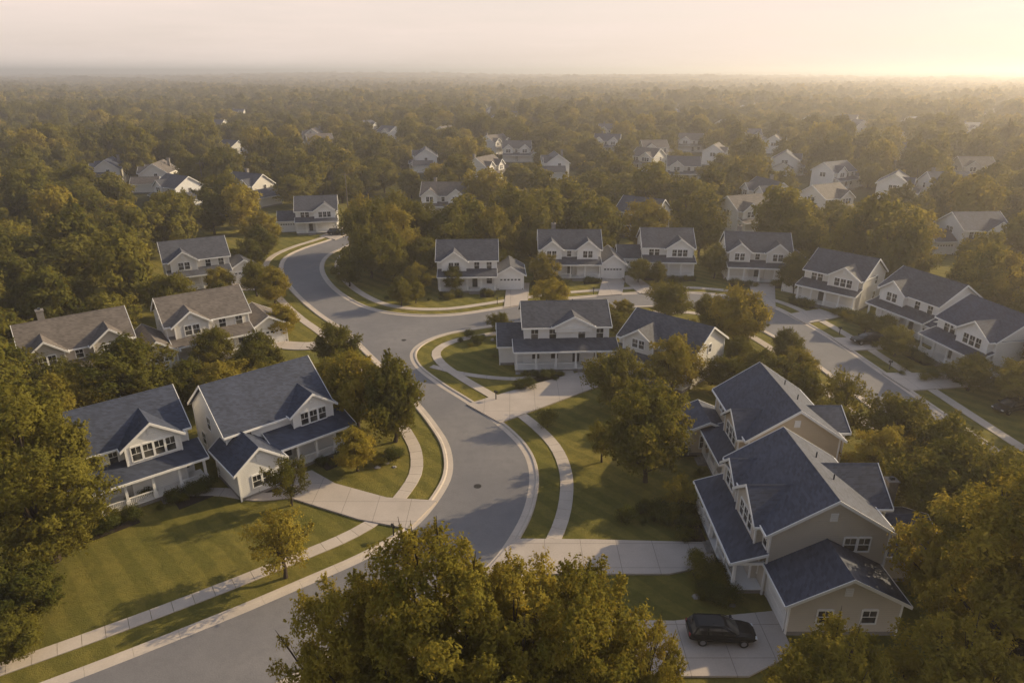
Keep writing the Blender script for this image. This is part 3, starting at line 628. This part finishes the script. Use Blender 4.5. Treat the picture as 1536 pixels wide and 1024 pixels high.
# ------------------------------------------------------------------ cars
def car_meshes():
    b = P(); st = [(-2.4, .66, .48, .84), (-2.33, .8, .36, .98), (-1.9, .89, .3, 1.02), (-1.0, .92, .27, 1.0), (0, .92, .26, .98), (.9, .91, .27, .95), (1.6, .89, .28, .88), (2.1, .83, .33, .78), (2.34, .72, .38, .68), (2.42, .55, .42, .58)]
    rows = []
    for x, w, zb, zt in st:
        hp = [(w * .8, zb), (w * .97, zb + .1), (w, (zb + zt) / 2), (w * .98, zt - .12), (w * .9, zt - .02), (w * .5, zt + .02)]
        rows.append([(x, y, z) for y, z in hp] + [(x, -y, z) for y, z in hp[::-1]])
    n = 12; b.add([p for r_ in rows for p in r_], [(i * n + j, i * n + (j + 1) % n, (i + 1) * n + (j + 1) % n, (i + 1) * n + j) for i in range(len(st) - 1) for j in range(n)] + [tuple(range(n)), tuple(range((len(st) - 1) * n, len(st) * n))])
    g = P()
    def ring(z, xa, xb, w): return [(xa, -w * .9, z), (xa + .25, -w, z), (xb - .3, -w, z), (xb, -w * .75, z), (xb + .06, 0, z), (xb, w * .75, z), (xb - .3, w, z), (xa + .25, w, z), (xa, w * .9, z)]
    A, B, C = ring(.97, -2.22, 1.12, .85), ring(1.25, -2.05, .62, .77), ring(1.44, -1.88, .22, .68); m_ = 9
    g.add(A + B + C, [(i + k * m_, (i + 1) % m_ + k * m_, (i + 1) % m_ + (k + 1) * m_, i + (k + 1) * m_) for k in range(2) for i in range(m_)])
    D, E = ring(1.435, -1.98, .26, .7), ring(1.50, -1.75, .05, .55)
    b.add(D + E, [(i, (i + 1) % m_, (i + 1) % m_ + m_, i + m_) for i in range(m_)] + [tuple(range(m_, 2 * m_)), tuple(range(m_ - 1, -1, -1))])
    for sy in (1, -1):
        for xb_, xt in ((1.0, .18), (-.1, -.2), (-1.1, -1.1), (-2.1, -1.8)):
            y0, y1 = sy * .865, sy * .70
            b.add([(xb_ - .05, y0, .96), (xb_ + .05, y0, .96), (xt + .05, y1, 1.45), (xt - .05, y1, 1.45), (xb_ - .05, y0 - sy * .05, .96), (xb_ + .05, y0 - sy * .05, .96), (xt + .05, y1 - sy * .05, 1.45), (xt - .05, y1 - sy * .05, 1.45)], [(0, 1, 2, 3), (4, 5, 6, 7), (0, 3, 7, 4), (1, 2, 6, 5)])
        b.box(.75, .93, sy * .98 - .1, sy * .98 + .1, .95, 1.08); b.box(-1.7, .1, sy * .6 - .02, sy * .6 + .02, 1.51, 1.55)
    w = P(); rim = P()
    for x in (-1.45, 1.42):
        for sy in (1, -1): w.cyl((x, sy * .83, .33), .33, 0, .24, 28); rim.cyl((x, sy * .945, .33), .2, 0, .02, 12); 
    hl = P(); tl = P()
    for sy in (1, -1): hl.box(2.22, 2.38, sy * .6 - .13, sy * .6 + .13, .6, .7); tl.box(-2.42, -2.3, sy * .68 - .1, sy * .68 + .1, .72, .95)
    r_ = {'body': (b, 'carpaint'), 'windows': (g, 'glass'), 'wheels': (w, 'rubber'), 'rims': (rim, 'rim'), 'headlights': (hl, 'headlamp'), 'taillights': (tl, 'taillamp')}
    return {k: mesh('car_' + k, p.v, p.f, [M[mm]]) for k, (p, mm) in r_.items()}
CM = car_meshes()
def car(x, y, rot, z=.15):
    e = link(bpy.data.objects.new('parked_car', None)); e.location = (x, y, z); e.rotation_euler = (0, 0, math.radians(rot))
    for k, me in CM.items():
        o = obj(k, me, e)
        if k == 'body': bv = o.modifiers.new('bevel', 'BEVEL'); bv.width = .03; bv.segments = 2; bv.limit_method = 'ANGLE'
car(15.0, 38.0, -3); car(53.4, 95.6, 185); car(60.2, 73.8, 200, 0); car(-43.8, 169.3, 10)

# ------------------------------------------------------------------ light, haze, sky
EL, AZ = math.radians(24), math.radians(26)
S = Vector((math.cos(EL) * math.cos(AZ), math.cos(EL) * math.sin(AZ), math.sin(EL)))
sd = bpy.data.lights.new('sun', 'SUN'); sd.energy = 5.0; sd.angle = math.radians(.6); sd.color = (1, .78, .47)
so = link(bpy.data.objects.new('sun', sd)); so.rotation_euler = S.to_track_quat('Z', 'Y').to_euler(); so.location = (60, 30, 80)
w = bpy.data.worlds.new('World'); scene.world = w; w.use_nodes = True; nt = w.node_tree; nt.nodes.clear()
sky = nt.nodes.new('ShaderNodeTexSky'); sky.sky_type = 'NISHITA'; sky.sun_disc = False; sky.sun_elevation = EL; sky.sun_rotation = math.pi / 2 - AZ
sky.dust_density = 2.5; sky.air_density = 1.0; sky.ozone_density = 1.0
# thin high veil of cloud, brightest near the horizon
gc = nt.nodes.new('ShaderNodeTexCoord').outputs['Generated']
zz = nd(nt, 'ShaderNodeSeparateXYZ', {0: gc}).outputs[2]
wisp = ramp(nt, noise(nt, nd(nt, 'ShaderNodeMapping', {0: gc, 3: (1.2, 1.2, 14)}).outputs[0], 2.2, 5, .6), .35, .7, -.09, .08)
veil = mth(nt, 'ADD', ramp(nt, zz, .08, .58, .92, .06), wisp)
vc = mixc(nt, veil, sky.outputs[0], (6.6, 5.5, 4.9))
bg = nt.nodes.new('ShaderNodeBackground'); bg.inputs[1].default_value = .15; wo = nt.nodes.new('ShaderNodeOutputWorld')
nt.links.new(vc, bg.inputs[0]); nt.links.new(bg.outputs[0], wo.inputs[0])
hz = P(); hz.box(-12000, 12000, -400, 16000, -2, 58)
m = bpy.data.materials.new('haze'); m.use_nodes = True; nt = m.node_tree; nt.nodes.clear()
o_ = nt.nodes.new('ShaderNodeOutputMaterial'); vs = nt.nodes.new('ShaderNodeVolumeScatter')
vs.inputs['Color'].default_value = (1, .94, .91, 1); vs.inputs['Density'].default_value = .0006; vs.inputs['Anisotropy'].default_value = .5
nt.links.new(vs.outputs[0], o_.inputs['Volume'])
obj('atmosphere_haze', mesh('atmosphere_haze', hz.v, hz.f, [m]))

cam = bpy.data.cameras.new('camera'); co_ = link(bpy.data.objects.new('camera', cam)); scene.camera = co_
co_.location = (0, 0, 38); co_.rotation_euler = (math.radians(68.5), 0, 0); cam.lens = 24; cam.sensor_width = 36; cam.clip_end = 40000
scene.view_settings.view_transform = 'Standard'; scene.view_settings.look = 'None'; scene.view_settings.exposure = 0
